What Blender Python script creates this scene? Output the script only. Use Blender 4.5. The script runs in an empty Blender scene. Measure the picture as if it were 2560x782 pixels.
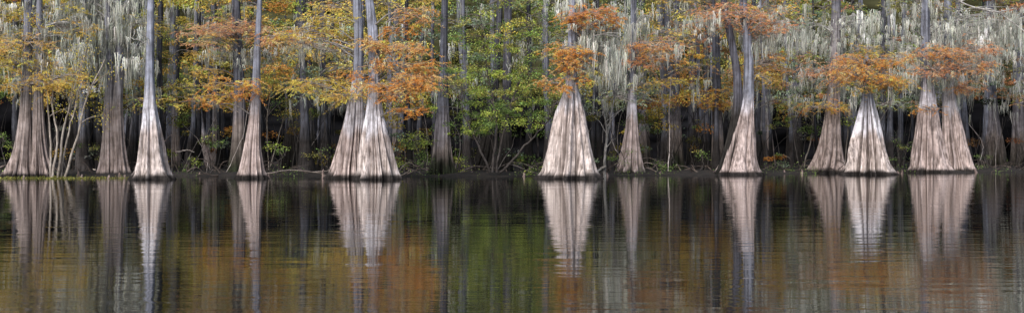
import bpy, math
import numpy as np
R = np.random.default_rng(7)
CAM_H = 1.5
FOC = 2743.0      # focal length in image pixels
HOR = 380.0

# --- image pixel column, pixel row and distance -> metres
def W(b, e, d):
    return np.array([(b-1280.0)/FOC*d, d, CAM_H+(HOR-e)/FOC*d])
def DB(e):        # distance at which the waterline falls on image row e
    return CAM_H*FOC/(e-HOR)
def OD(b):        # the bank recedes towards the right
    return float(np.clip((b-1430.0)/900.0,0,1)*13.0)

# ---------------------------------------------------------------- mesh buffer
class Buf:
    def __init__(s): s.v=[]; s.q=[]; s.c=[]; s.n=0
    def add(s, v, q, c):
        v=np.asarray(v,float).reshape(-1,3); q=np.asarray(q,int).reshape(-1,4)
        c=np.asarray(c,float)
        if c.ndim==1: c=np.broadcast_to(c,(len(v),3))
        s.v.append(v); s.q.append(q+s.n); s.c.append(c.reshape(-1,3)); s.n+=len(v)
    def build(s, name, mat, parent=None, origin=None, smooth=False):
        if not s.v: return None
        v=np.concatenate(s.v); q=np.concatenate(s.q); c=np.concatenate(s.c)
        o=np.zeros(3) if origin is None else np.asarray(origin)
        v=v-o
        me=bpy.data.meshes.new(name)
        me.vertices.add(len(v)); me.vertices.foreach_set('co', v.astype(np.float32).ravel())
        me.loops.add(len(q)*4); me.loops.foreach_set('vertex_index', q.astype(np.int32).ravel())
        me.polygons.add(len(q)); me.polygons.foreach_set('loop_start', (np.arange(len(q))*4).astype(np.int32))
        me.update(calc_edges=True)
        a=me.attributes.new('Col','FLOAT_COLOR','POINT')
        cc=np.ones((len(v),4),np.float32); cc[:,:3]=np.clip(c,0,1)
        a.data.foreach_set('color', cc.ravel())
        if smooth: me.polygons.foreach_set('use_smooth', np.ones(len(q),bool))
        me.materials.append(mat)
        ob=bpy.data.objects.new(name,me); bpy.context.scene.collection.objects.link(ob)
        if parent is not None: ob.parent=parent
        else: ob.location=o
        return ob

def norm(a): return a/(np.linalg.norm(a,axis=-1,keepdims=True)+1e-9)
def leaves(buf, c, a, b, L, Wd, col):
    n=len(c); L=np.broadcast_to(L,(n,))[:,None]; Wd=np.broadcast_to(Wd,(n,))[:,None]
    v=np.stack([c-a*L/2, c+b*Wd/2, c+a*L/2, c-b*Wd/2],1)
    q=np.arange(n*4).reshape(n,4)
    buf.add(v,q,np.repeat(col,4,axis=0))
def rleaves(buf,c,size,col,flat=0.0,asp=0.6):
    n=len(c); a=R.normal(size=(n,3)); a[:,2]*=(1-flat); a=norm(a)
    b=norm(np.cross(a,R.normal(size=(n,3))))
    s=size*R.uniform(0.6,1.35,n)
    leaves(buf,c,a,b,s,s*asp,col)
def tube(buf, pts, rad, col, sides=6):
    pts=np.asarray(pts,float); k=len(pts); rad=np.broadcast_to(rad,(k,))
    t=norm(np.gradient(pts,axis=0)); up=np.array([0.31,0.93,0.2])
    s1=norm(np.cross(t,up)); s2=np.cross(t,s1)
    th=np.arange(sides)/sides*2*np.pi
    v=pts[:,None]+rad[:,None,None]*(np.cos(th)[None,:,None]*s1[:,None]+np.sin(th)[None,:,None]*s2[:,None])
    i=np.arange(k-1)[:,None]*sides; j=np.arange(sides)[None]; j2=(j+1)%sides
    q=np.stack([i+j,i+j2,i+sides+j2,i+sides+j],-1)
    buf.add(v,q,col)
def ribbons(buf, P, Wd, side, col):
    N,K,_=P.shape
    v=np.stack([P-side[:,None]*Wd[...,None]/2, P+side[:,None]*Wd[...,None]/2],2)
    base=(np.arange(N)*K*2)[:,None]; k=np.arange(K-1)[None]*2
    q=np.stack([base+k,base+k+1,base+k+3,base+k+2],-1)
    buf.add(v,q,np.repeat(col,K*2,axis=0))
def curve(p, n=12, wob=0.0):
    """smooth polyline through control points (Catmull-Rom) with wobble"""
    p=np.asarray(p,float); m=len(p)
    P=np.vstack([2*p[0]-p[1],p,2*p[-1]-p[-2]])
    out=[]
    for t in np.linspace(0,m-1-1e-6,n):
        i=int(t); f=t-i; a,b,c,d=P[i],P[i+1],P[i+2],P[i+3]
        out.append(0.5*((2*b)+(c-a)*f+(2*a-5*b+4*c-d)*f*f+(3*b-a-3*c+d)*f**3))
    out=np.array(out)
    if wob:
        w=np.cumsum(R.normal(size=out.shape),axis=0)*wob; w-=np.linspace(0,1,n)[:,None]*w[-1]; out+=w
    return out

# ---------------------------------------------------------------- materials
def newmat(name):
    m=bpy.data.materials.new(name); m.use_nodes=True; nt=m.node_tree
    for n in list(nt.nodes): nt.nodes.remove(n)
    return m,nt,nt.nodes,nt.links
def ramp(N,pts):
    r=N.new('ShaderNodeValToRGB'); e=r.color_ramp.elements
    while len(e)<len(pts): e.new(0.5)
    for i,(p,c) in enumerate(pts):
        e[i].position=p; e[i].color=(*c,1) if len(c)==3 else c
    return r
def mat_leaf(name, trans=0.3):
    m,nt,N,L=newmat(name)
    o=N.new('ShaderNodeOutputMaterial'); at=N.new('ShaderNodeAttribute'); at.attribute_name='Col'
    d=N.new('ShaderNodeBsdfDiffuse'); L.new(at.outputs['Color'],d.inputs['Color'])
    if trans>0:
        t=N.new('ShaderNodeBsdfTranslucent'); mx=N.new('ShaderNodeMixShader'); mx.inputs[0].default_value=trans
        L.new(at.outputs['Color'],t.inputs['Color'])
        L.new(d.outputs[0],mx.inputs[1]); L.new(t.outputs[0],mx.inputs[2]); L.new(mx.outputs[0],o.inputs[0])
    else: L.new(d.outputs[0],o.inputs[0])
    return m
def mat_bark(name, sxy=7.0, sz=0.55, lo=0.45, hi=1.35, bump=0.05):
    m,nt,N,L=newmat(name)
    o=N.new('ShaderNodeOutputMaterial'); at=N.new('ShaderNodeAttribute'); at.attribute_name='Col'
    b=N.new('ShaderNodeBsdfPrincipled'); b.inputs['Roughness'].default_value=0.85
    if 'Specular IOR Level' in b.inputs: b.inputs['Specular IOR Level'].default_value=0.2
    tc=N.new('ShaderNodeTexCoord'); mp=N.new('ShaderNodeMapping'); mp.inputs['Scale'].default_value=(sxy,sxy,sz)
    n1=N.new('ShaderNodeTexNoise'); n1.inputs['Scale'].default_value=1.0; n1.inputs['Detail'].default_value=4; n1.inputs['Roughness'].default_value=0.65
    n1.inputs['Distortion'].default_value=0.15
    L.new(tc.outputs['Object'],mp.inputs[0]); L.new(mp.outputs[0],n1.inputs['Vector'])
    r=ramp(N,[(0.37,(lo*0.75,lo*0.73,lo*0.72)),(0.47,(0.78,0.775,0.77)),(0.63,(hi,hi,hi))])
    L.new(n1.outputs['Fac'],r.inputs[0])
    n2=N.new('ShaderNodeTexNoise'); n2.inputs['Scale'].default_value=1.9; n2.inputs['Detail'].default_value=6; n2.inputs['Roughness'].default_value=0.65
    L.new(tc.outputs['Object'],n2.inputs['Vector'])
    r2=ramp(N,[(0.38,(0.66,0.64,0.63)),(0.62,(1.14,1.15,1.18))]); L.new(n2.outputs['Fac'],r2.inputs[0])
    m1=N.new('ShaderNodeMixRGB'); m1.blend_type='MULTIPLY'; m1.inputs[0].default_value=1
    m2=N.new('ShaderNodeMixRGB'); m2.blend_type='MULTIPLY'; m2.inputs[0].default_value=1
    L.new(at.outputs['Color'],m1.inputs[1]); L.new(r.outputs[0],m1.inputs[2])
    L.new(m1.outputs[0],m2.inputs[1]); L.new(r2.outputs[0],m2.inputs[2]); L.new(m2.outputs[0],b.inputs['Base Color'])
    bp=N.new('ShaderNodeBump'); bp.inputs['Distance'].default_value=bump; bp.inputs['Strength'].default_value=1.0
    L.new(n1.outputs['Fac'],bp.inputs['Height']); L.new(bp.outputs[0],b.inputs['Normal'])
    L.new(b.outputs[0],o.inputs[0]); return m
M_BARK=mat_bark('cypress_bark',8.0,0.22,0.50,1.28,0.06)
M_LIMB=mat_bark('limb_bark',9,3,0.8,1.2,0.01)
M_LEAF=mat_leaf('cypress_needles',0.45)
M_FAR=mat_leaf('woodland_leaves',0.0)
M_GREEN=mat_leaf('broad_leaves',0.35)
M_MOSS=mat_leaf('spanish_moss_fibre',0.0)

def mat_ground():
    m,nt,N,L=newmat('swamp_mud')
    o=N.new('ShaderNodeOutputMaterial'); b=N.new('ShaderNodeBsdfPrincipled'); b.inputs['Roughness'].default_value=0.9
    tc=N.new('ShaderNodeTexCoord'); n=N.new('ShaderNodeTexNoise'); n.inputs['Scale'].default_value=2.5; n.inputs['Detail'].default_value=8; n.inputs['Roughness'].default_value=0.7
    L.new(tc.outputs['Object'],n.inputs['Vector'])
    r=ramp(N,[(0.3,(0.006,0.005,0.005)),(0.5,(0.015,0.012,0.010)),(0.7,(0.05,0.037,0.027))]); L.new(n.outputs['Fac'],r.inputs[0])
    L.new(r.outputs[0],b.inputs['Base Color']); bp=N.new('ShaderNodeBump'); bp.inputs['Distance'].default_value=0.08
    L.new(n.outputs['Fac'],bp.inputs['Height']); L.new(bp.outputs[0],b.inputs['Normal']); L.new(b.outputs[0],o.inputs[0]); return m
def mat_water():
    m,nt,N,L=newmat('tannin_water')
    o=N.new('ShaderNodeOutputMaterial'); b=N.new('ShaderNodeBsdfPrincipled')
    b.inputs['Base Color'].default_value=(0.002,0.003,0.003,1); b.inputs['Roughness'].default_value=0.012; b.inputs['IOR'].default_value=1.33
    tc=N.new('ShaderNodeTexCoord')
    def ns(sx,sy,det):
        mp=N.new('ShaderNodeMapping'); mp.inputs['Scale'].default_value=(sx,sy,1); L.new(tc.outputs['Object'],mp.inputs[0])
        n=N.new('ShaderNodeTexNoise'); n.inputs['Scale'].default_value=1.0; n.inputs['Detail'].default_value=det; n.inputs['Roughness'].default_value=0.5
        L.new(mp.outputs[0],n.inputs['Vector']); return n
    n=ns(0.9,3.4,4); n2=ns(0.12,0.35,2); n3=ns(0.3,1.3,1)
    r2=ramp(N,[(0.35,(0.3,)*3),(0.65,(1.0,)*3)]); L.new(n2.outputs['Fac'],r2.inputs[0])
    mu=N.new('ShaderNodeMath'); mu.operation='MULTIPLY'; L.new(n.outputs['Fac'],mu.inputs[0]); L.new(r2.outputs[0],mu.inputs[1])
    ma=N.new('ShaderNodeMath'); ma.operation='MULTIPLY_ADD'; L.new(n3.outputs['Fac'],ma.inputs[0]); ma.inputs[1].default_value=0.7; L.new(mu.outputs[0],ma.inputs[2])
    bp=N.new('ShaderNodeBump'); bp.inputs['Distance'].default_value=0.0065; bp.inputs['Strength'].default_value=1.0
    L.new(ma.outputs[0],bp.inputs['Height']); L.new(bp.outputs[0],b.inputs['Normal']); L.new(b.outputs[0],o.inputs[0]); return m

# ---------------------------------------------------------------- colours
C=dict(orange=(0.90,0.40,0.10),pale=(0.92,0.57,0.25),rust=(0.82,0.36,0.17),pink=(0.90,0.47,0.27),
 yor=(0.86,0.55,0.13),yellow=(0.74,0.58,0.12),olive=(0.36,0.35,0.10),green=(0.18,0.26,0.08),
 bgreen=(0.43,0.52,0.11),ggreen=(0.29,0.37,0.25),moss=(0.49,0.50,0.44),dgreen=(0.08,0.11,0.05),brown=(0.48,0.26,0.12))
C={k:np.array(v) for k,v in C.items()}
def vary(base,n,amt=0.25,hue=0.08):
    base=np.asarray(base)
    f=np.exp(R.normal(0,amt,(n,1))); h=1+R.normal(0,hue,(n,3))
    return np.clip(base*f*h,0.005,0.92)

# ---------------------------------------------------------------- moss, sprays
def beard(buf, p, Lm, rad=0.18, n=36, col=None):
    col=C['moss'] if col is None else col
    K=6; n=int(n*1.1)
    # a beard is several tassels of differing length
    nt=int(R.integers(2,7)); tc=R.normal(size=(nt,3))*np.array([rad*1.8,rad,0.18]); tl=R.uniform(0.25,1.0,nt)
    ti=R.integers(0,nt,n); o=tc[ti]+R.normal(size=(n,3))*np.array([0.07,0.07,0.05])
    l=Lm*tl[ti]*R.uniform(0.3,1.0,n)+0.1
    t=np.linspace(0,1,K)
    P=np.array(p)+o[:,None]+(tc[ti]-o)[:,None]*(0.4*t[None,:,None])
    P=P+np.cumsum(R.normal(size=(n,K,3))*np.array([0.026,0.026,0]),axis=1)
    P[:,:,2]-=l[:,None]*t[None]
    w=(0.038*(1-0.8*t))[None]*R.uniform(0.5,1.4,(n,1))
    a=R.uniform(0,2*np.pi,n); side=np.stack([np.cos(a),np.sin(a),0*a],1)
    ribbons(buf,P,w,side,vary(col*np.exp(R.normal(-0.10,0.35)),n,0.22,0.04))

def spray(lf,lb,anchor,c,rx,rz,col,n,ry=None,col2=None,wid=1.0):
    """feathery, layered bald-cypress spray reached by a limb from the trunk"""
    rx=rx*1.15; rz=rz*1.35
    ry=rx*0.75 if ry is None else ry
    c=np.array(c); anchor=np.array(anchor)
    mid=(anchor+c)/2+np.array([0,0,0.15*np.linalg.norm(c-anchor)])
    tube(lb,curve([anchor,mid,c],8,0.02),np.linspace(0.055,0.022,8),(0.30,0.28,0.26),5)
    nt=max(6,n//26); 
    nlay=max(1,int(round(rz/0.20)))
    hubs=[]
    for k in range(nlay*5+2):
        a=R.uniform(0,2*np.pi); r=np.sqrt(R.uniform(0.05,1))*0.95
        h=c+np.array([rx*r*np.cos(a),ry*r*np.sin(a),(R.uniform(-1,1))*rz*(1-0.45*r)-0.12*rx*r*r])
        hubs.append(h); st=anchor+(c-anchor)*R.uniform(0.35,1.0)
        m_=(st+h)/2+np.array([0,0,0.12])
        tube(lb,curve([st,m_,h],6,0.02),np.linspace(0.025,0.008,6),(0.38,0.34,0.31),4)
    hubs=np.array(hubs)
    hi=R.integers(0,len(hubs),nt)
    a=R.uniform(0,2*np.pi,nt); dr=np.stack([np.cos(a),np.sin(a),R.normal(-0.08,0.22,nt)],1); dr=norm(dr)
    st=hubs[hi]+R.normal(size=(nt,3))*np.array([rx*0.2,ry*0.2,0.10])
    ln=R.uniform(0.3,0.9,nt)*min(1.2,max(0.6,rx))
    K=5; t=np.linspace(0,1,K)
    P=st[:,None]+dr[:,None]*ln[:,None,None]*t[None,:,None]; P[:,:,2]-=(0.22*ln[:,None]*t[None]**2)
    ribbons(lb,P,np.full((nt,K),0.012),np.tile([0,0,1.0],(nt,1)),vary((0.34,0.26,0.20),nt))
    m=26
    tt=R.uniform(0.05,1.05,(nt,m)); Q=st[:,None]+dr[:,None]*(ln[:,None]*tt)[...,None]; Q[:,:,2]-=0.22*ln[:,None]*tt**2
    sg=R.choice([-1,1],(nt,m)); ang=a[:,None]+sg*R.uniform(0.6,1.2,(nt,m))
    d=np.stack([np.cos(ang),np.sin(ang),R.normal(-0.3,0.4,(nt,m))],-1); d=norm(d)
    L_=R.uniform(0.08,0.17,(nt,m)); Q=Q+d*L_[...,None]*0.5
    nn=np.array([0,-0.9,0.9])+R.normal(size=(nt,m,3))*0.6
    b=norm(np.cross(d,nn))
    cl=np.repeat(np.exp(R.normal(0,0.25,(nt,1,1))),m,1)*np.asarray(col)
    if col2 is not None:
        mk=(R.random(nt)<0.4)[:,None,None]; cl=np.where(mk,np.repeat(np.exp(R.normal(0,0.2,(nt,1,1))),m,1)*np.asarray(col2),cl)
    cl=cl*np.exp(R.normal(0,0.18,(nt,m,1)))
    leaves(lf,Q.reshape(-1,3),d.reshape(-1,3),b.reshape(-1,3),L_.ravel(),R.uniform(0.022,0.042,nt*m)*wid,np.clip(cl.reshape(-1,3),0,0.92))

# ---------------------------------------------------------------- cypress
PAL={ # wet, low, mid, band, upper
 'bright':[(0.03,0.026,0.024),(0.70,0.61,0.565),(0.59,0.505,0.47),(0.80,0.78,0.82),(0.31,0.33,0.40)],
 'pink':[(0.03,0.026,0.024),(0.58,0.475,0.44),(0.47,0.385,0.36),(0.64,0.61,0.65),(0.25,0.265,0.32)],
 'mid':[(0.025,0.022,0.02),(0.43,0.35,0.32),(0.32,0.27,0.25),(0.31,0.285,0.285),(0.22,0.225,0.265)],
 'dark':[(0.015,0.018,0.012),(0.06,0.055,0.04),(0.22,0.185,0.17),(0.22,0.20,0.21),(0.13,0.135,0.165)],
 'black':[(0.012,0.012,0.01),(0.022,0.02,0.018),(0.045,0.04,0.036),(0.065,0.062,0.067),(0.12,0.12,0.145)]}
def trunk(buf, prof, d, pal, band=None, ztop=17.0, flute=0.26, sides=144, rows=80, algae=0.0):
    prof=sorted(prof,key=lambda p:-p[0])
    z=np.array([CAM_H+(HOR-p[0])/FOC*d for p in prof]); x=np.array([(p[1]-1280)/FOC*d for p in prof]); r=np.array([p[2]/FOC*d for p in prof])
    z[0]=0.0
    if ztop>z[-1]+0.3:
        sl=(x[-1]-x[-2])/(z[-1]-z[-2]+1e-6)
        z=np.append(z,ztop); x=np.append(x,x[-1]+np.clip(sl,-.06,.06)*(ztop-z[-2])); r=np.append(r,max(0.03,r[-1]*0.45))
    u=np.linspace(0,1,rows)**1.25; zz=-0.4+(z[-1]+0.4)*u
    xs=np.interp(zz,z,x); rs=np.interp(zz,z,r); rs[zz<0]=r[0]*1.0
    ker=np.array([1,2,3,2,1])/9.
    for _ in range(3):
        xs=np.convolve(np.pad(xs,2,'edge'),ker,'valid'); rs=np.convolve(np.pad(rs,2,'edge'),ker,'valid')
    rref=np.interp(min(z[-1],6.5),zz,rs)
    fl=np.clip((rs/rref-1)/1.4,0,1)
    th=np.linspace(0,2*np.pi,sides,endpoint=False)
    ph=R.uniform(0,6.28,10); tw=R.uniform(-0.05,0.05)
    T=th[None]+0.35*np.sin(2*th+ph[0])[None]+0.2*np.sin(3*th+ph[1])[None]+tw*zz[:,None]+0.03*np.sin(zz*1.3+ph[2])[:,None]
    n1,n2,n3,n4=R.integers(6,9),R.integers(12,16),R.integers(22,29),R.integers(36,44)
    F=0.58*np.abs(np.cos(n1/2*T+ph[3]))+0.46*np.abs(np.cos(n2/2*T+ph[4]+0.15*np.sin(zz*0.9)[:,None]))+0.32*np.abs(np.cos(n3/2*T+ph[5]))
    F=F-0.90
    amp=(flute*fl+0.05)[:,None]
    lob=(0.10*np.cos(T*2+ph[6])+0.09*np.sin(T*3+zz[:,None]*0.8+ph[8])-0.05)*fl[:,None]
    rr=rs[:,None]*(1+amp*F*1.6+lob)
    toe=np.clip(1-zz/0.45,0,1)[:,None]**1.5*fl[:,None]*np.clip(F+0.1,0,1)*0.35   # toes spreading at the waterline
    rr=rr*(1+toe)
    yw=0.02*rref*np.cumsum(R.normal(size=rows))
    V=np.stack([xs[:,None]+rr*np.cos(th),d+yw[:,None]+rr*0.9*np.sin(th),np.repeat(zz[:,None],sides,1)],-1)
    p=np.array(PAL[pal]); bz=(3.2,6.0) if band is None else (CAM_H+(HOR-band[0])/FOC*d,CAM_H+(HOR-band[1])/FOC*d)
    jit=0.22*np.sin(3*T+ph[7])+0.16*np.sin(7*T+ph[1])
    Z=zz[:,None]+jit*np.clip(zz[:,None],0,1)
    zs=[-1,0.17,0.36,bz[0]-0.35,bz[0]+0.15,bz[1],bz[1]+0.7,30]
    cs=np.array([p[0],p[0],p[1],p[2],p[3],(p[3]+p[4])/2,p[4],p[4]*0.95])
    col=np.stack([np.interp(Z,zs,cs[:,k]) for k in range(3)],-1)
    if algae>0:
        g=np.array((0.03,0.04,0.02))
        k_=np.clip((algae+0.35*np.sin(5*T+ph[2])-zz[:,None])/0.4,0,1)[...,None]*0.8
        col=col*(1-k_)+g*k_
    # groove shade painted into the bark colour, and narrow bark fissures
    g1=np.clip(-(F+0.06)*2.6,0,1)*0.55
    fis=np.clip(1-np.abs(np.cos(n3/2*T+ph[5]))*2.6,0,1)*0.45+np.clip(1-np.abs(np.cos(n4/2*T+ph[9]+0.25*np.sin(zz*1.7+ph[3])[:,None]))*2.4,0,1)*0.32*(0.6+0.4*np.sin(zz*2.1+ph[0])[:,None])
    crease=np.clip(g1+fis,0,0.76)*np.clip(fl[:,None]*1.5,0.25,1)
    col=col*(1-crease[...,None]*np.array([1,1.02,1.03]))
    i=np.arange(rows-1)[:,None]*sides; j=np.arange(sides)[None]; j2=(j+1)%sides
    q=np.stack([i+j,i+j2,i+sides+j2,i+sides+j],-1)
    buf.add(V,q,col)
    return (lambda h:np.array([np.interp(h,zz,xs),d,h])), zz[-1]

def cypress(trunks,d,pal,sprays=(),mosses=(),band=None,ztop=17,name='bald_cypress_tree',flute=0.35,crown=True,algae=0.0,ccol='olive',pals=None,**kw):
    b0=W(trunks[0][0][1],HOR,d); origin=np.array([b0[0],d,0.0])
    e=bpy.data.objects.new(name,None); e.location=origin; bpy.context.scene.collection.objects.link(e)
    tb,lb,lf,mo=Buf(),Buf(),Buf(),Buf()
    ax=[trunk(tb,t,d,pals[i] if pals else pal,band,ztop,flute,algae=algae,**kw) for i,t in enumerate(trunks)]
    for s in sprays:
        px,py,rx,rz,cn,n=s[:6]; dy=s[6] if len(s)>6 else R.uniform(-1.2,0.2)
        c=W(px,py,d); c[1]+=dy
        k=int(np.argmin([abs(a[0](c[2])[0]-c[0]) for a in ax])); A=ax[k][0]
        h=min(max(c[2]-0.25*abs(c[0]-A(c[2])[0])-0.1,0.5),ax[k][1]-0.1)
        spray(lf,lb,A(h),c,rx/FOC*d,rz/FOC*d,C[cn],int(n*1.1),col2=C[s[7]] if len(s)>7 else None)
    for mm in mosses:   # px,py,rx,rz,count,length
        px,py,rx,rz,cnt,ll=mm[:6]; c=W(px,py,d); cnt=int(cnt*1.15)
        for i in range(cnt):
            p=c+np.array([R.uniform(-1,1)*rx/FOC*d,R.normal(0.25,0.8),R.uniform(-1,1)*rz/FOC*d])
            beard(mo,p,ll*R.uniform(0.4,1.5),R.uniform(0.08,0.24),int(R.uniform(18,42)))
        for i in range(max(2,cnt//4)):
            A=ax[0][0]; p=c+np.array([R.uniform(-1,1)*rx/FOC*d,R.normal(0,0.6),R.uniform(-.3,1)*rz/FOC*d]); h=min(max(p[2]-0.6,1),ax[0][1]-0.1)
            tube(lb,curve([A(h),(A(h)+p)/2+[0,0,0.3],p],8,0.05),np.linspace(0.05,0.015,8),(0.38,0.37,0.35),5)
    if crown:
        for a,zt in ax:
            for i in range(7):
                h=R.uniform(11.5,max(zt,12)); an=R.uniform(0,6.28); rr=R.uniform(0.8,2.4)
                A=a(min(h,zt-0.1)); c=A+np.array([rr*np.cos(an),rr*np.sin(an),0.3])
                spray(lf,lb,A,c,1.3,0.5,C[ccol],450)
    tb.build('trunk',M_BARK,e,origin,True); lb.build('limbs',M_LIMB,e,origin); lf.build('foliage',M_LEAF,e,origin); mo.build('spanish_moss',M_MOSS,e,origin)
    return e

# ---- front row (left to right)
cypress([[(442,47,31),(425,50,26),(380,57,19),(300,64,14),(200,69,12),(0,72,9)],
         [(442,106,33),(425,104,27),(380,99,20),(300,96,14),(200,97,10),(0,100,7)]],DB(443),'mid',
  [(80,108,85,22,'yor',2600,-1,'pale'),(50,160,80,14,'yellow',1800,-1),(170,195,60,18,'yor',1500,-1),(120,60,90,20,'yor',1800,1),(20,90,60,25,'yellow',1500,0.5,'olive'),(90,212,70,10,'yor',1200,-1),(90,15,90,20,'yellow',1500,1,'olive')],
  [(110,150,100,60,24,1.0),(60,40,80,40,18,1.2),(140,90,70,70,22,1.2)],band=(250,150))
cypress([[(440,268,24),(420,270,20),(360,271,15),(260,272,12),(180,276,10),(0,268,9)],
         [(440,303,23),(420,301,19),(360,297,14),(260,294,12),(180,300,10),(0,296,8)]],DB(440),'mid',
  [(300,60,90,30,'olive',1200,0.6,'yellow')],
  [(270,20,80,60,60,1.8),(240,110,90,50,56,1.5),(300,150,60,30,24,1.2),(200,60,70,60,44,1.5),(330,60,40,50,24,1.2)],band=(260,200))
cypress([[(448,380,49),(435,380,43),(405,379,35),(350,377,27),(300,375,20),(245,374,13),(180,374,11),(0,377,8)]],DB(448),'bright',
  [],[(350,95,30,20,6,0.7)],band=(312,240),ztop=18)
cypress([[(438,590,24),(415,592,20),(350,597,16),(250,600,14),(100,594,12),(0,590,10)]],DB(438),'dark',
  [(600,90,100,30,'pink',4600,-1.5,'pale'),(590,60,70,18,'rust',1700,-0.5),(540,75,60,14,'pink',1500,-1)],[(590,130,90,15,20,0.8)],band=(300,240),algae=0.9)
cypress([[(446,626,31),(430,627,26),(380,630,19),(320,635,14),(250,639,11),(150,642,9),(0,649,6)]],DB(446),'pink',
  [(585,210,70,12,'yor',1800,-0.6,'orange'),(560,240,55,10,'orange',1300,-0.8,'yor'),(620,228,35,12,'orange',700,-1),(700,90,50,20,'pink',1300,0,'orange'),(540,265,25,8,'orange',300,-1)],
  [],band=(275,225))
cypress([[(446,868,42),(430,869,37),(370,877,30),(300,885,24),(240,890,17),(200,894,13),(100,898,12),(0,892,11)]],DB(446),'pink',
  [(780,208,75,14,'yellow',2400,-0.8,'yor'),(850,240,45,14,'yor',1300,-0.8,'yellow'),(760,70,95,22,'yor',2800,0,'yellow'),(830,45,60,20,'yellow',1500,0.4),(720,100,50,16,'pale',1200,0)],
  [(760,110,60,20,12,0.8)],band=(322,205))
cypress([[(448,944,50),(432,944,45),(390,941,37),(330,938,28),(280,937,20),(220,935,15),(100,934,13),(50,929,12),(0,922,10)]],DB(448),'bright',
  [(945,108,44,10,'pale',1600,-1.2,'orange'),(1025,40,40,22,'pale',1700,-0.8,'orange'),(1015,125,50,14,'pale',2000,-1,'orange'),
   (990,160,42,10,'orange',1100,-1.0,'pale'),(1045,165,42,12,'orange',1500,-1,'pale'),(960,215,60,12,'pale',1900,-1.2,'orange'),(1040,215,44,18,'orange',2000,-1,'pale'),
   (1010,190,64,10,'pale',1900,-1,'orange'),(985,240,50,8,'orange',900,-1),(1035,275,34,8,'orange',900,-0.8),(1010,75,36,12,'orange',900,-0.6),(905,190,30,8,'orange',500,-0.8)],
  [(960,170,60,50,5,0.5)],band=(330,228),ztop=18)
cypress([[(440,1105,33),(420,1106,27),(370,1107,21),(300,1107,17),(220,1108,12),(100,1110,9),(0,1112,8)]],DB(440),'dark',[],[],band=(360,290),algae=1.2,ztop=18)
cypress([[(446,1425,66),(432,1425,57),(400,1426,50),(350,1427,42),(300,1428,33),(250,1428,22),(220,1429,15),(180,1430,12),(0,1432,10)]],DB(446),'bright',
  [(1400,125,42,16,'orange',1700,-1,'pale'),(1395,160,48,14,'pale',1800,-1,'orange'),(1440,140,36,16,'orange',1200,-1),(1380,210,40,14,'orange',1500,-0.8,'pale'),
   (1480,35,62,16,'rust',2600,-0.8,'orange'),(1420,55,30,18,'orange',900,-0.8),(1510,60,35,16,'orange',1000,-0.6),(1450,200,26,12,'orange',400,-0.8)],
  [(1500,90,50,30,34,2.2),(1520,140,30,30,18,1.8),(1450,90,40,30,12,1.0),(1430,5,30,15,10,1.2)],band=(262,190),flute=0.40,sides=200)
cypress([[(437,1574,33),(420,1576,26),(380,1578,20),(320,1580,14),(240,1581,10),(150,1582,8),(0,1585,7)]],DB(437),'pink',
  [(1610,110,70,16,'pink',2600,-0.9,'orange'),(1650,140,50,18,'orange',1900,-0.7,'pale'),(1590,155,40,12,'rust',1100,-0.9),(1680,105,30,14,'pink',900,0)],
  [(1560,170,50,40,24,1.5),(1600,60,50,40,20,1.3),(1650,120,50,20,12,0.9)],band=(290,230),algae=0.5)
cypress([[(429,1688,27),(410,1688,22),(350,1686,16),(280,1682,12),(150,1672,8),(0,1664,7)],
         [(429,1696,20),(400,1694,16),(350,1693,12),(280,1690,11),(150,1691,8),(0,1694,6)]],DB(430),'dark',
  [(1720,60,60,25,'olive',1200,0,'orange'),(1700,200,60,16,'orange',900,0,'yor')],[(1690,60,60,40,16,1.1)],band=(330,285),algae=1.3)
cypress([[(430,1796,22),(410,1796,18),(330,1794,14),(250,1792,11),(100,1790,9),(0,1788,8)]],DB(431),'dark',
  [(1790,232,80,16,'yor',3600,-0.8,'orange'),(1760,255,50,12,'orange',1500,-1,'yor'),(1820,260,40,12,'yor',1000,-1),(1760,95,50,22,'rust',1000,0.5)],[],band=(330,270))
cypress([[(437,1843,56),(428,1843,48),(390,1846,35),(330,1857,26),(280,1866,18),(220,1873,13),(130,1872,11),(0,1858,9)],
         [(437,1812,24),(400,1822,20),(330,1836,15),(260,1846,12),(180,1843,10),(100,1828,9),(0,1808,8)]],DB(437),'mid',
  [(1850,40,100,24,'rust',4200,-0.8,'pink'),(1780,30,60,22,'rust',1800,-0.3,'pink'),(1930,60,60,20,'rust',1800,-0.4),(1930,150,65,26,'orange',2400,0.4,'brown'),(1900,190,40,18,'yor',1000,0.3)],
  [(1940,90,60,24,30,1.2),(1880,50,60,30,18,1.0),(1770,60,40,24,14,1.0)],band=(275,255),pals=['pink','black'])
cypress([[(431,2068,44),(418,2070,36),(370,2077,26),(300,2082,19),(220,2086,15),(160,2088,12),(0,2092,11)]],DB(432),'mid',
  [(2050,175,55,20,'pink',2200,-1.0,'rust'),(2040,265,60,14,'yor',1900,-0.6,'orange'),(2110,150,30,16,'pink',900,-1.0)],
  [(2080,200,60,24,12,1.0),(2060,90,80,30,28,1.1),(2140,60,60,30,24,1.1)],band=(180,40))
cypress([[(436,2171,62),(424,2171,55),(390,2172,47),(340,2172,36),(300,2171,27),(260,2170,17),(225,2169,11),(170,2168,7)]],DB(436),'bright',
  [(2160,155,72,22,'orange',3400,-0.6,'pale'),(2190,175,72,24,'orange',3400,-0.6,'yor'),(2130,190,50,20,'pale',2200,-0.8,'orange'),(2220,145,50,18,'pale',2000,-0.3,'orange'),
   (2170,200,78,12,'orange',2400,-0.8,'yor'),(2130,215,38,10,'yor',1000,-0.8,'green'),(2210,205,50,12,'yor',1400,-0.5,'olive'),(2170,120,50,14,'yor',1300,-0.2,'olive')],
  [(2230,200,30,30,10,0.9)],band=(330,272),ztop=8.0,crown=False,flute=0.40,sides=200)
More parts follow.
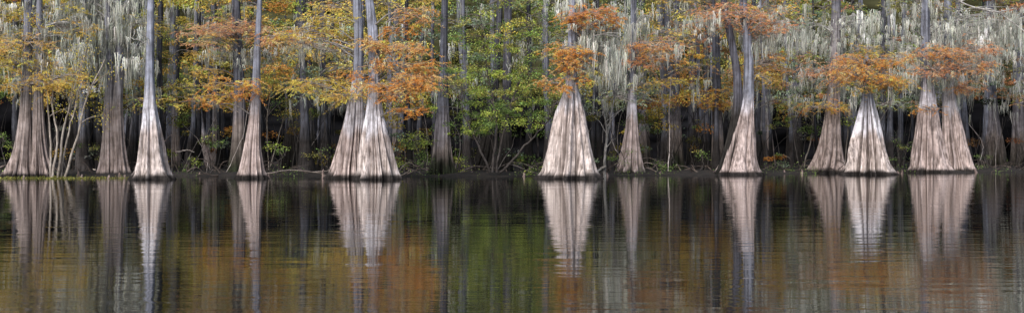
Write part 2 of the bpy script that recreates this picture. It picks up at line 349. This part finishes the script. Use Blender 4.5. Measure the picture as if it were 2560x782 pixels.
cypress([[(431,2319,52),(420,2319,45),(380,2320,37),(320,2320,29),(270,2319,21),(220,2318,15),(120,2313,12),(0,2314,10)]],DB(431),'pink',
  [(2350,135,80,20,'pink',3600,-1.4,'orange'),(2310,175,60,16,'rust',2000,-1.4,'pink'),(2420,120,50,20,'pink',1900,-1.0,'rust'),(2310,270,35,8,'orange',500,-1.0),(2390,170,50,14,'pink',1800,-1.5,'orange')],
  [(2330,170,80,30,34,1.1),(2280,120,60,40,30,1.4),(2380,90,80,40,38,1.5),(2300,30,80,30,24,1.4)],band=(270,210))
cypress([[(429,2397,44),(415,2395,37),(370,2388,30),(310,2381,23),(250,2373,17),(150,2368,12),(0,2370,9)]],DB(430),'pink',
  [(2410,215,42,14,'pink',1900,-1.0,'orange'),(2430,160,45,14,'rust',1300,-1.0)],
  [(2430,80,60,40,36,1.6),(2430,160,40,24,20,1.2),(2480,120,60,50,38,1.6),(2520,60,50,40,32,1.8)],band=(280,220))
# ---- second row
for (prof,e,pal,al) in [
 ([(428,192,28),(380,192,24),(300,190,16),(0,186,10)],430,'black',0),
 ([(425,441,14),(380,440,11),(250,436,8),(0,430,6)],427,'mid',0.8),
 ([(422,528,12),(350,510,9),(290,497,7),(150,500,7),(0,506,6)],424,'pink',0.5),
 ([(425,541,15),(380,541,11),(250,539,7),(0,534,6)],426,'mid',0.6),
 ([(428,735,36),(380,737,32),(300,742,22),(180,748,14),(0,750,10)],429,'black',0),
 ([(424,778,20),(330,776,15),(200,772,9),(0,770,8)],424,'black',0),
 ([(420,1000,16),(350,996,15),(270,991,10),(150,990,7),(0,990,6)],421,'mid',0),
 ([(430,1195,28),(400,1208,22),(340,1222,15),(200,1240,9),(0,1250,8)],431,'black',0),
 ([(436,1258,24),(390,1262,18),(300,1266,12),(0,1270,9)],436,'black',0),
 ([(424,1607,24),(350,1608,17),(250,1606,12),(0,1604,8)],425,'dark',0),
 ([(420,1738,26),(350,1735,18),(250,1732,10),(0,1730,8)],420,'black',0),
 ([(420,1915,22),(350,1915,15),(250,1914,10),(0,1912,7)],421,'mid',0.4),
 ([(418,1985,26),(350,1988,18),(250,1990,10),(0,1992,8)],419,'black',0),
 ([(410,2482,36),(370,2480,28),(310,2478,18),(200,2476,11),(0,2478,9)],422,'dark',0),
 ([(412,2548,24),(360,2546,18),(280,2545,13),(0,2546,11)],421,'dark',0),
 ([(412,340,26),(350,343,20),(250,346,11),(0,345,9)],416,'black',0),
 ([(420,880,22),(300,880,16),(100,880,13),(0,878,12)],418,'black',0)]:
    cypress([prof],DB(e),pal,[],[],ztop=18,algae=al,sides=96,rows=50,ccol=['olive','yellow','orange','green'][int(R.integers(4))])

# ---------------------------------------------------------------- forest behind
def palette(px,z):
    """autumn colour of the woods along the bank"""
    def pick(l): 
        w=np.array([a[1] for a in l],float); w/=w.sum(); return C[l[int(R.choice(len(l),p=w))][0]]
    if px<150: return pick([('yellow',4),('yor',4),('olive',3),('green',2),('orange',2)])
    if px<340: return pick([('moss',3),('yellow',3),('olive',4),('ggreen',2),('yor',1)])
    if px<520: return pick([('yellow',3),('olive',3),('bgreen',2),('yor',3),('ggreen',1)])
    if px<760: return pick([('yellow',4),('olive',3),('bgreen',1),('yor',4),('ggreen',2),('orange',2)])
    if px<1080: return pick([('yellow',4),('olive',4),('ggreen',2),('brown',2),('yor',4)])
    if px<1420: return pick([('green',4),('bgreen',3),('olive',4),('ggreen',3)])
    if px<1600: return pick([('ggreen',4),('green',2),('olive',3),('moss',2),('yellow',3)])
    if px<1960: return pick([('olive',3),('yor',3),('brown',2),('ggreen',2),('yellow',3),('orange',3)])
    if px<2300: return pick([('ggreen',6),('moss',2),('olive',2),('green',2),('bgreen',1),('rust',1)])
    return pick([('ggreen',4),('moss',2),('brown',3),('olive',2),('dgreen',3),('rust',1)])
fol=Buf()
NC=4200
for i in range(NC):
    d0=73+30*R.random()**1.3; px=R.uniform(-500,3060); d=d0+OD(px)
    zmin=4.4+0.8*math.sin(px*0.011)+0.6*math.sin(px*0.037+1)+(d-72)*0.05
    z=zmin+ (20-zmin)*R.random()**1.3
    if R.random()<0.045: z=R.uniform(0.8,3.5)
    c=np.array([(px-1280)/FOC*d,d,z]); n=int(R.uniform(80,160))
    s=R.uniform(0.35,0.95)
    g=R.normal(size=(n,3)); g=norm(g)*R.uniform(0.3,1,(n,1))**0.6
    P=c+g*s*np.array([1.3,1.0,0.5]); P[:,2]-=0.1*((P[:,0]-c[0])**2)
    dark=(1.0 if z>5 else 0.45)*(0.6 if px>2440 else 1)*(1.05-0.014*(d0-73))  # low clumps darkened: understorey shade put into the leaf colour
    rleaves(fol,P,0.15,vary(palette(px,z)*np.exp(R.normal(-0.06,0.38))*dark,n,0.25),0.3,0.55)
# branches and trunks of the same woods
tr=Buf()
for i in range(180):     # layered cypress boughs at the edge of the woods
    px=R.uniform(-250,2810); d=R.uniform(69,76)+OD(px)
    if 1150<px<1400 and R.random()<0.8: continue
    c=W(px,R.uniform(-60,262),d)
    col=palette(px,c[2]); s_=R.choice([-1,1])
    spray(fol,tr,c+[s_*R.uniform(1,1.8),0.6,-0.4],c,R.uniform(0.8,1.7),R.uniform(0.15,0.45),col*(0.6 if px>2440 else .95),720,col2=C['yor'] if px<1100 or 1600<px<1950 else C['olive'])
fol.build('forest_foliage',M_FAR)
for i in range(120):
    px=R.uniform(-450,3010); d=R.uniform(73,100)+OD(px); x=(px-1280)/FOC*d; r=R.uniform(0.09,0.25)
    le=R.normal(0,0.035); k=14; z=np.concatenate([[-0.2,0.2,0.6,1.2,2.2],np.linspace(3.5,20,9)])
    p=np.stack([x+le*z+0.06*np.cumsum(R.normal(size=k)),np.full(k,d),z],1)
    fl=np.array([3.2,2.9,2.5,2.1,1.6,1.2,1.1,1,1,.9,.9,.8,.7,.5])*R.uniform(0.8,1.1)
    sh=R.choice([0.4,1.0,2.0]); c=np.where(z[:,None]<2.6,np.array([[0.034,0.03,0.029]]),np.array([[0.115,0.12,0.145]]))*sh  # darker below: shade under the canopy painted into the trunk colour
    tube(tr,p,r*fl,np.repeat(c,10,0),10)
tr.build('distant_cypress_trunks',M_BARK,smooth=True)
# moss curtains deep in the woods
mb=Buf()
for i in range(950):
    px=R.choice([R.uniform(-200,2760),R.normal(240,90),R.normal(1540,60),R.normal(2080,120),R.normal(2420,110),R.normal(1900,90)],p=[.38,.14,.10,.14,.16,.08])
    d=R.uniform(68.5,86)+OD(px)
    z=R.uniform(4.9,13); beard(mb,[(px-1280)/FOC*d,d,z],R.uniform(0.5,1.9),R.uniform(0.1,0.28),24,C['moss'])
mb.build('hanging_spanish_moss',M_MOSS)

# saplings, vines and stems in the understorey
vs=Buf()
for i in range(400):
    px=R.uniform(-300,2860); d=R.uniform(69.5,86)+OD(px); x=(px-1280)/FOC*d; h=R.uniform(2.5,7)
    p0=np.array([x,d,0.1]); p1=p0+np.array([R.normal(0,0.5),R.normal(0,0.3),h*0.5]); p2=p1+np.array([R.normal(0,0.8),R.normal(0,0.3),h*0.5])
    c=np.array([0.09,0.08,0.075])*np.exp(R.normal(-0.4,0.95))
    tube(vs,curve([p0,p1,p2],12,0.035),np.linspace(0.035,0.012,12)*R.uniform(0.5,1.2),c,4)
vs.build('understorey_stems',M_LIMB)
# tangle of roots and dead wood on the bank
rt=Buf()
for i in range(420):
    px=R.uniform(-200,2760); d=R.uniform(67.5,80)+OD(px); x=(px-1280)/FOC*d; a=R.uniform(0,3.14)*1.0; l=R.uniform(0.5,2.4)
    p0=np.array([x,d,R.uniform(0,0.3)]); dr=np.array([np.cos(a),0.4*np.sin(a),R.uniform(-0.05,0.5)])
    p1=p0+dr*l*0.5+[0,0,R.uniform(0,0.4)]; p2=p0+dr*l+[0,0,-R.uniform(0,0.5)*l*0.4]
    c=np.array([0.08,0.064,0.055])*np.exp(R.normal(-0.1,0.8))
    tube(rt,curve([p0,p1,p2],9,0.03),np.linspace(0.05,0.012,9)*R.uniform(0.5,1.1),c,5)
rt.build('roots_and_deadwood',M_LIMB)

# pale leaning saplings
def sapling(paths,d,name,r,col=(0.42,0.37,0.32),leafc=None):
    b=W(paths[0][0][0],HOR,d); o=np.array([b[0],d,0.]); e=bpy.data.objects.new(name,None); e.location=o; bpy.context.scene.collection.objects.link(e)
    sb,lf=Buf(),Buf()
    for p in paths:
        P=np.array([W(a[0],a[1],d)+[0,R.normal(0,0.15),0] for a in p]); P[0,2]=min(P[0,2],-0.05) if P[0,2]<0.4 else P[0,2]
        cv=curve(P,22,0.02); tube(sb,cv,np.linspace(r,r*0.35,22)*R.uniform(0.7,1.1),np.array(col)*R.uniform(0.75,1.1),7)
        for k in range(6):
            q=cv[int(R.integers(9,22))]; v=np.array([R.normal(0,0.6),R.normal(0,0.4),R.uniform(0.4,1.3)])
            tube(sb,curve([q,q+v*0.5+[0,0,.1],q+v],7,0.02),np.linspace(r*0.4,0.008,7),col,4)
            if leafc is not None:
                m=60; rleaves(lf,q+v+R.normal(size=(m,3))*0.35,0.10,vary(leafc,m),0.2)
    sb.build('stem',M_LIMB,e,o,True); lf.build('foliage',M_GREEN,e,o)
sapling([[(150,434),(172,350),(190,270),(205,180)],[(143,432),(160,330),(182,240),(215,120)],[(158,432),(195,350),(215,260),(262,150)],[(132,436),(122,330),(112,200),(105,60)],[(137,434),(142,350),(128,260),(135,160)]],65.0,'leaning_sapling',0.10,leafc=C['yellow'])
sapling([[(1512,436),(1516,350),(1530,270),(1545,190)],[(1510,436),(1512,400),(1518,330),(1500,240)],[(1512,415),(1490,432),(1470,440)]],66.0,'pale_sapling',0.09,col=(0.38,0.36,0.33))
sapling([[(960,330),(972,280),(968,240),(975,200)]],DB(444),'climbing_stem',0.05,col=(0.45,0.40,0.36))
sapling([[(668,420),(700,340),(720,260),(700,200)],[(672,420),(668,300),(690,180)]],DB(432),'leaning_sapling',0.05,leafc=C['green'])
sapling([[(2005,418),(2030,330),(2040,230)],[(2110,420),(2122,300),(2110,200)]],DB(427),'leaning_sapling',0.06,leafc=C['olive'])

# dead branches in the shallows
def deadbranch(paths,d,r,col=(0.33,0.28,0.24)):
    b=Buf(); o=W(paths[0][0][0],HOR,d); o[2]=0
    for p in paths: tube(b,curve([W(a[0],a[1],d)+[0,R.normal(0,.2),0] for a in p],20,0.015),np.linspace(r,r*0.4,20),col,6)
    b.build('fallen_branch',M_LIMB,None,o,True)
deadbranch([[(662,434),(700,428),(745,427),(790,434),(828,442)],[(745,427),(790,430),(830,425)]],66,0.04,(0.40,0.34,0.30))
deadbranch([[(1150,432),(1190,415),(1240,420),(1290,405),(1350,425)],[(1270,410),(1320,425),(1360,440)]],68,0.03,(0.15,0.13,0.12))
deadbranch([[(995,430),(1020,405),(1045,415),(1060,400)],[(1000,440),(1030,425),(1055,435)]],65,0.03)
deadbranch([[(440,380),(465,376),(487,380)]],72,0.06,(0.28,0.25,0.23))
deadbranch([[(395,360),(410,352),(425,342),(432,336)]],62,0.04,(0.4,0.33,0.3))
deadbranch([[(2370,-30),(2400,5),(2440,20),(2480,24),(2530,50),(2570,85)],[(2440,20),(2490,30),(2540,20)],[(2400,5),(2430,-10)]],78,0.07,(0.5,0.48,0.45))
# cypress knees
kn=Buf()
for px,e,h in [(196,442,.35),(205,444,.2),(300,444,.3),(312,444,.2),(272,446,.2),(808,444,.5),(1518,440,.25),(672,443,.2),(1650,438,.25),(2005,434,.3),(2255,434,.3),(60,446,.2),(500,440,.25),(1180,440,.3),(1310,441,.25),(1960,434,.3),(2245,434,.22),(2440,431,.3)]:
    d=DB(e); o=W(px,HOR,d); z=np.array([-.2,0,.3,.6,.85,1.])*h; z[0]=-.2
    tube(kn,np.stack([o[0]+0.02*R.normal(size=6),np.full(6,d),z],1),np.array([.13,.12,.09,.07,.05,.015])*(0.6+h),(0.26,0.20,0.18),9)
kn.build('cypress_knees',M_BARK,smooth=True)

# ---------------------------------------------------------------- green broadleaf tree
def broadleaf(stems,clumps,d,name,n,size=0.11):
    o=W(stems[0][0][0],HOR,d); o[2]=0; e=bpy.data.objects.new(name,None); e.location=o; bpy.context.scene.collection.objects.link(e)
    sb,lf=Buf(),Buf(); cvs=[]
    for s in stems:
        cv=curve([W(a[0],a[1],d)+[0,R.normal(0,.3),0] for a in s],18,0.04); cvs.append(cv); tube(sb,cv,np.linspace(0.08,0.03,18)*(1 if len(clumps)>5 else 0.45),(0.09,0.08,0.075),6)
    allp=np.concatenate(cvs)
    for (px,py,rx,rz,nn,cols) in clumps:
        c0=W(px,py,d)
        for k in range(nn):
            a=R.normal(size=3)*np.array([rx/FOC*d*0.6,0.9 if nn>12 else 0.4,rz/FOC*d*0.6]); c=c0+a
            st=allp[np.argmin(np.linalg.norm(allp-c,axis=1)+R.uniform(0,1,len(allp)))]
            tube(sb,curve([st,(st+c)/2+[0,0,0.15],c],7,0.03),np.linspace(0.022,0.006,7),(0.16,0.14,0.12),4)
            cn=cols[int(R.integers(len(cols)))]; s=R.uniform(0.25,0.65)
            P=c+norm(R.normal(size=(n,3)))*R.uniform(0.2,1,(n,1))*s*np.array([1.3,1,0.6])
            P=P[P[:,2]>0.02]
            rleaves(lf,P,size,vary(C[cn]*np.exp(R.normal(0,0.2)),len(P),0.35),0.35)
    sb.build('stems',M_LIMB,e,o,True); lf.build('foliage',M_GREEN,e,o)
broadleaf([[(1230,430),(1235,300),(1215,180),(1200,40)],[(1240,430),(1270,300),(1310,180),(1330,40)],[(1225,430),(1180,330),(1150,240)],[(1245,430),(1320,350),(1380,290)]],
 [(1170,110,60,70,24,['green','olive','ggreen']),(1260,80,70,60,26,['green','olive','bgreen','yellow']),(1350,100,60,60,26,['green','olive','ggreen']),
  (1190,220,70,55,30,['green','olive','bgreen']),(1290,210,75,50,34,['bgreen','green','olive']),(1230,290,80,40,36,['bgreen','green','green']),(1320,290,65,40,26,['green','bgreen']),(1370,220,45,50,20,['green','olive']),(1200,325,60,18,14,['green','bgreen'])],DB(441),'water_elm_tree',100,0.10)
broadleaf([[(1040,436),(1035,390),(1045,340)],[(1045,436),(1060,380),(1070,345)]],[(1045,352,30,18,12,['green','bgreen']),(1005,408,18,12,5,['bgreen']),(1055,400,22,14,5,['green'])],DB(442),'riverside_shrub',75,0.09)
broadleaf([[(30,436),(35,400),(28,370)],[(22,436),(12,380),(8,350)]],[(28,375,14,20,4,['green','bgreen']),(5,340,14,26,5,['green'])],DB(442),'riverside_shrub',50,0.08)
broadleaf([[(740,425),(735,340),(720,250)],[(745,425),(770,340),(790,260)]],[(730,280,45,40,14,['green','olive','yellow']),(780,290,40,30,10,['green','olive'])],DB(433),'riverside_shrub',80,0.10)
broadleaf([[(430,425),(420,340),(400,250)],[(445,425),(470,330),(480,250)]],[(405,80,25,40,12,['bgreen','yellow']),(420,240,40,30,9,['olive','green']),(475,270,25,30,6,['green'])],DB(430),'riverside_shrub',80,0.11)
broadleaf([[(2040,425),(2030,330),(2010,40)]],[(2010,20,40,22,14,['bgreen','bgreen']),(2040,320,50,30,10,['olive','green']),(1960,300,40,30,8,['green','olive'])],DB(427),'riverside_shrub',90,0.11)
broadleaf([[(1640,425),(1650,330),(1660,250)],[(1730,425),(1750,330),(1740,260)]],[(1660,320,50,30,8,['green','ggreen']),(1740,330,40,30,7,['green','olive']),(1600,300,40,30,7,['ggreen','green'])],DB(429),'riverside_shrub',80,0.1)
for (px,top,nn,cs) in [(240,370,4,['green','olive']),(470,395,4,['green','bgreen']),(520,340,5,['olive','green']),(690,360,5,['bgreen','green']),(800,380,4,['green','olive']),
     (1150,395,5,['green','bgreen']),(1340,400,4,['bgreen','green']),(1540,385,4,['green','ggreen']),(1640,395,4,['green','olive']),(1750,380,4,['olive','green']),(1950,385,5,['green','ggreen']),(2240,350,6,['olive','bgreen','green']),(2450,390,4,['green','dgreen'])]:
    broadleaf([[(px,434),(px+6,(434+top)/2),(px-4,top)],[(px+4,434),(px+16,(434+top)/2+10),(px+22,top+12)]],[(px+5,top+14,22,22,nn,cs)],69.5+OD(px)*1.1,'riverside_shrub',55,0.09)

# low bank plants
gp=Buf()
n=7500; px=R.uniform(-100,2660,n); dd=R.uniform(66.5,72,n)+np.clip((px-1430)/900,0,1)*13; keep=(np.sin(px*0.02)+np.sin(px*0.053+1)+R.normal(0,0.6,n))>0.7
px,dd=px[keep],dd[keep]; m=len(px)
rleaves(gp,np.stack([(px-1280)/FOC*dd,dd,0.05+R.exponential(0.2,m)],1),0.10,vary(C['green'],m,0.45))
n=1800; px=np.clip(R.normal(170,120,n),-60,345); dd=R.uniform(61.5,64,n)
rleaves(gp,np.stack([(px-1280)/FOC*dd,dd,0.01+R.exponential(0.035,n)],1),0.07,vary(C['olive']*0.7,n,0.4),0.6)
gp.build('bank_plants',M_GREEN)
# fallen leaves drifting on the river
fl=Buf(); n=170; yy=R.uniform(14,60,n); xx=R.uniform(-0.5,0.5,n)*yy; 
a=R.uniform(0,6.28,n); A=np.stack([np.cos(a),np.sin(a),0*a],1); B=np.stack([-np.sin(a),np.cos(a),0*a],1)
leaves(fl,np.stack([xx,yy,np.full(n,0.006)],1),A,B,R.uniform(.04,.09,n),0.04,vary((0.3,0.2,0.12),n)); fl.build('floating_leaves',M_LEAF)

# ---------------------------------------------------------------- ground, water, far woods
def grid(x,y,zf):
    X,Y=np.meshgrid(x,y); Z=zf(X,Y); nx=len(x); ny=len(y)
    i=np.arange(ny-1)[:,None]*nx; j=np.arange(nx-1)[None]; q=np.stack([i+j,i+j+1,i+nx+j+1,i+nx+j],-1)
    return np.stack([X,Y,Z],-1),q
def gz(X,Y):
    edge=67.5+0.9*np.sin(X*0.35)+0.6*np.sin(X*0.9+1)+0.4*np.sin(X*2.3)+np.clip((X-4)*0.5,0,13.5)
    t=np.clip((Y-edge)/2.2,-1,1)
    return np.where(t<0,t*1.4,t*0.22)+np.where(t>0,0.05*np.sin(X*1.7+Y)*np.sin(Y*1.3),0)+np.clip(Y-88,0,100)*0.006
xs=np.concatenate([np.linspace(-1500,-80,12),np.linspace(-70,70,281),np.linspace(80,1500,12)])
ys=np.concatenate([np.linspace(-600,50,8),np.linspace(60,98,90),np.linspace(102,1500,20)])
b=Buf(); v,q=grid(xs,ys,gz); b.add(v,q,(0.03,0.025,0.02)); b.build('ground',mat_ground(),smooth=True)
b=Buf(); v,q=grid(np.linspace(-1500,1500,7),np.linspace(-600,1500,7),lambda X,Y:X*0); b.add(v,q,(0,0,0)); b.build('water',mat_water())
# far woods: a lumpy leafy mass closing the view, curving round the bend
fw=Buf(); U=np.linspace(-1,1,160); H=np.linspace(0,1,50); UU,HH=np.meshgrid(U,H)
lump=1.6*np.sin(UU*37+HH*9)*np.sin(HH*23+UU*11)+1.0*np.sin(UU*91+3)*np.sin(HH*41)+R.normal(0,0.35,UU.shape)
X=UU*115; Y=123-35*np.abs(UU)**2.5+lump+HH*6; Z=HH*28
v=np.stack([X,Y,Z],-1); i=np.arange(49)[:,None]*160; j=np.arange(159)[None]; q=np.stack([i+j,i+j+1,i+161+j,i+160+j],-1)
cc=np.where(HH[...,None]<0.3,np.array([0.007,0.007,0.008]),np.array([0.05,0.05,0.025])); fw.add(v,q,cc*np.exp(R.normal(0,.35,UU.shape))[...,None]); fw.build('distant_woods',M_MOSS)  # lower part near black: forest shade painted into the colour

# ---------------------------------------------------------------- light, sky, camera
w=bpy.data.worlds.new('World'); bpy.context.scene.world=w; w.use_nodes=True; nt=w.node_tree
bg=nt.nodes['Background']; sk=nt.nodes.new('ShaderNodeTexSky'); sk.sky_type='NISHITA'; sk.sun_disc=False
el,rot=math.radians(38),math.radians(200)
sk.sun_elevation=el; sk.sun_rotation=rot; sk.dust_density=2.0
nt.links.new(sk.outputs[0],bg.inputs[0]); bg.inputs[1].default_value=0.15
sl=bpy.data.lights.new('sun','SUN'); sl.energy=3.3; sl.angle=math.radians(30); sl.color=(1,0.965,0.94)
so=bpy.data.objects.new('sun',sl); bpy.context.scene.collection.objects.link(so)
from mathutils import Vector
sd=Vector((math.sin(rot)*math.cos(el),math.cos(rot)*math.cos(el),math.sin(el)))
so.rotation_euler=sd.to_track_quat('Z','Y').to_euler()
cam=bpy.data.cameras.new('camera'); co=bpy.data.objects.new('camera',cam); bpy.context.scene.collection.objects.link(co)
co.location=(0,0,CAM_H); co.rotation_euler=(math.radians(90),0,0); cam.sensor_fit='HORIZONTAL'; cam.sensor_width=36; cam.lens=36*FOC/2560; cam.shift_y=-11/2560; cam.clip_end=4000
bpy.context.scene.camera=co
vs_=bpy.context.scene.view_settings; vs_.view_transform='Standard'; vs_.look='None'; vs_.exposure=0
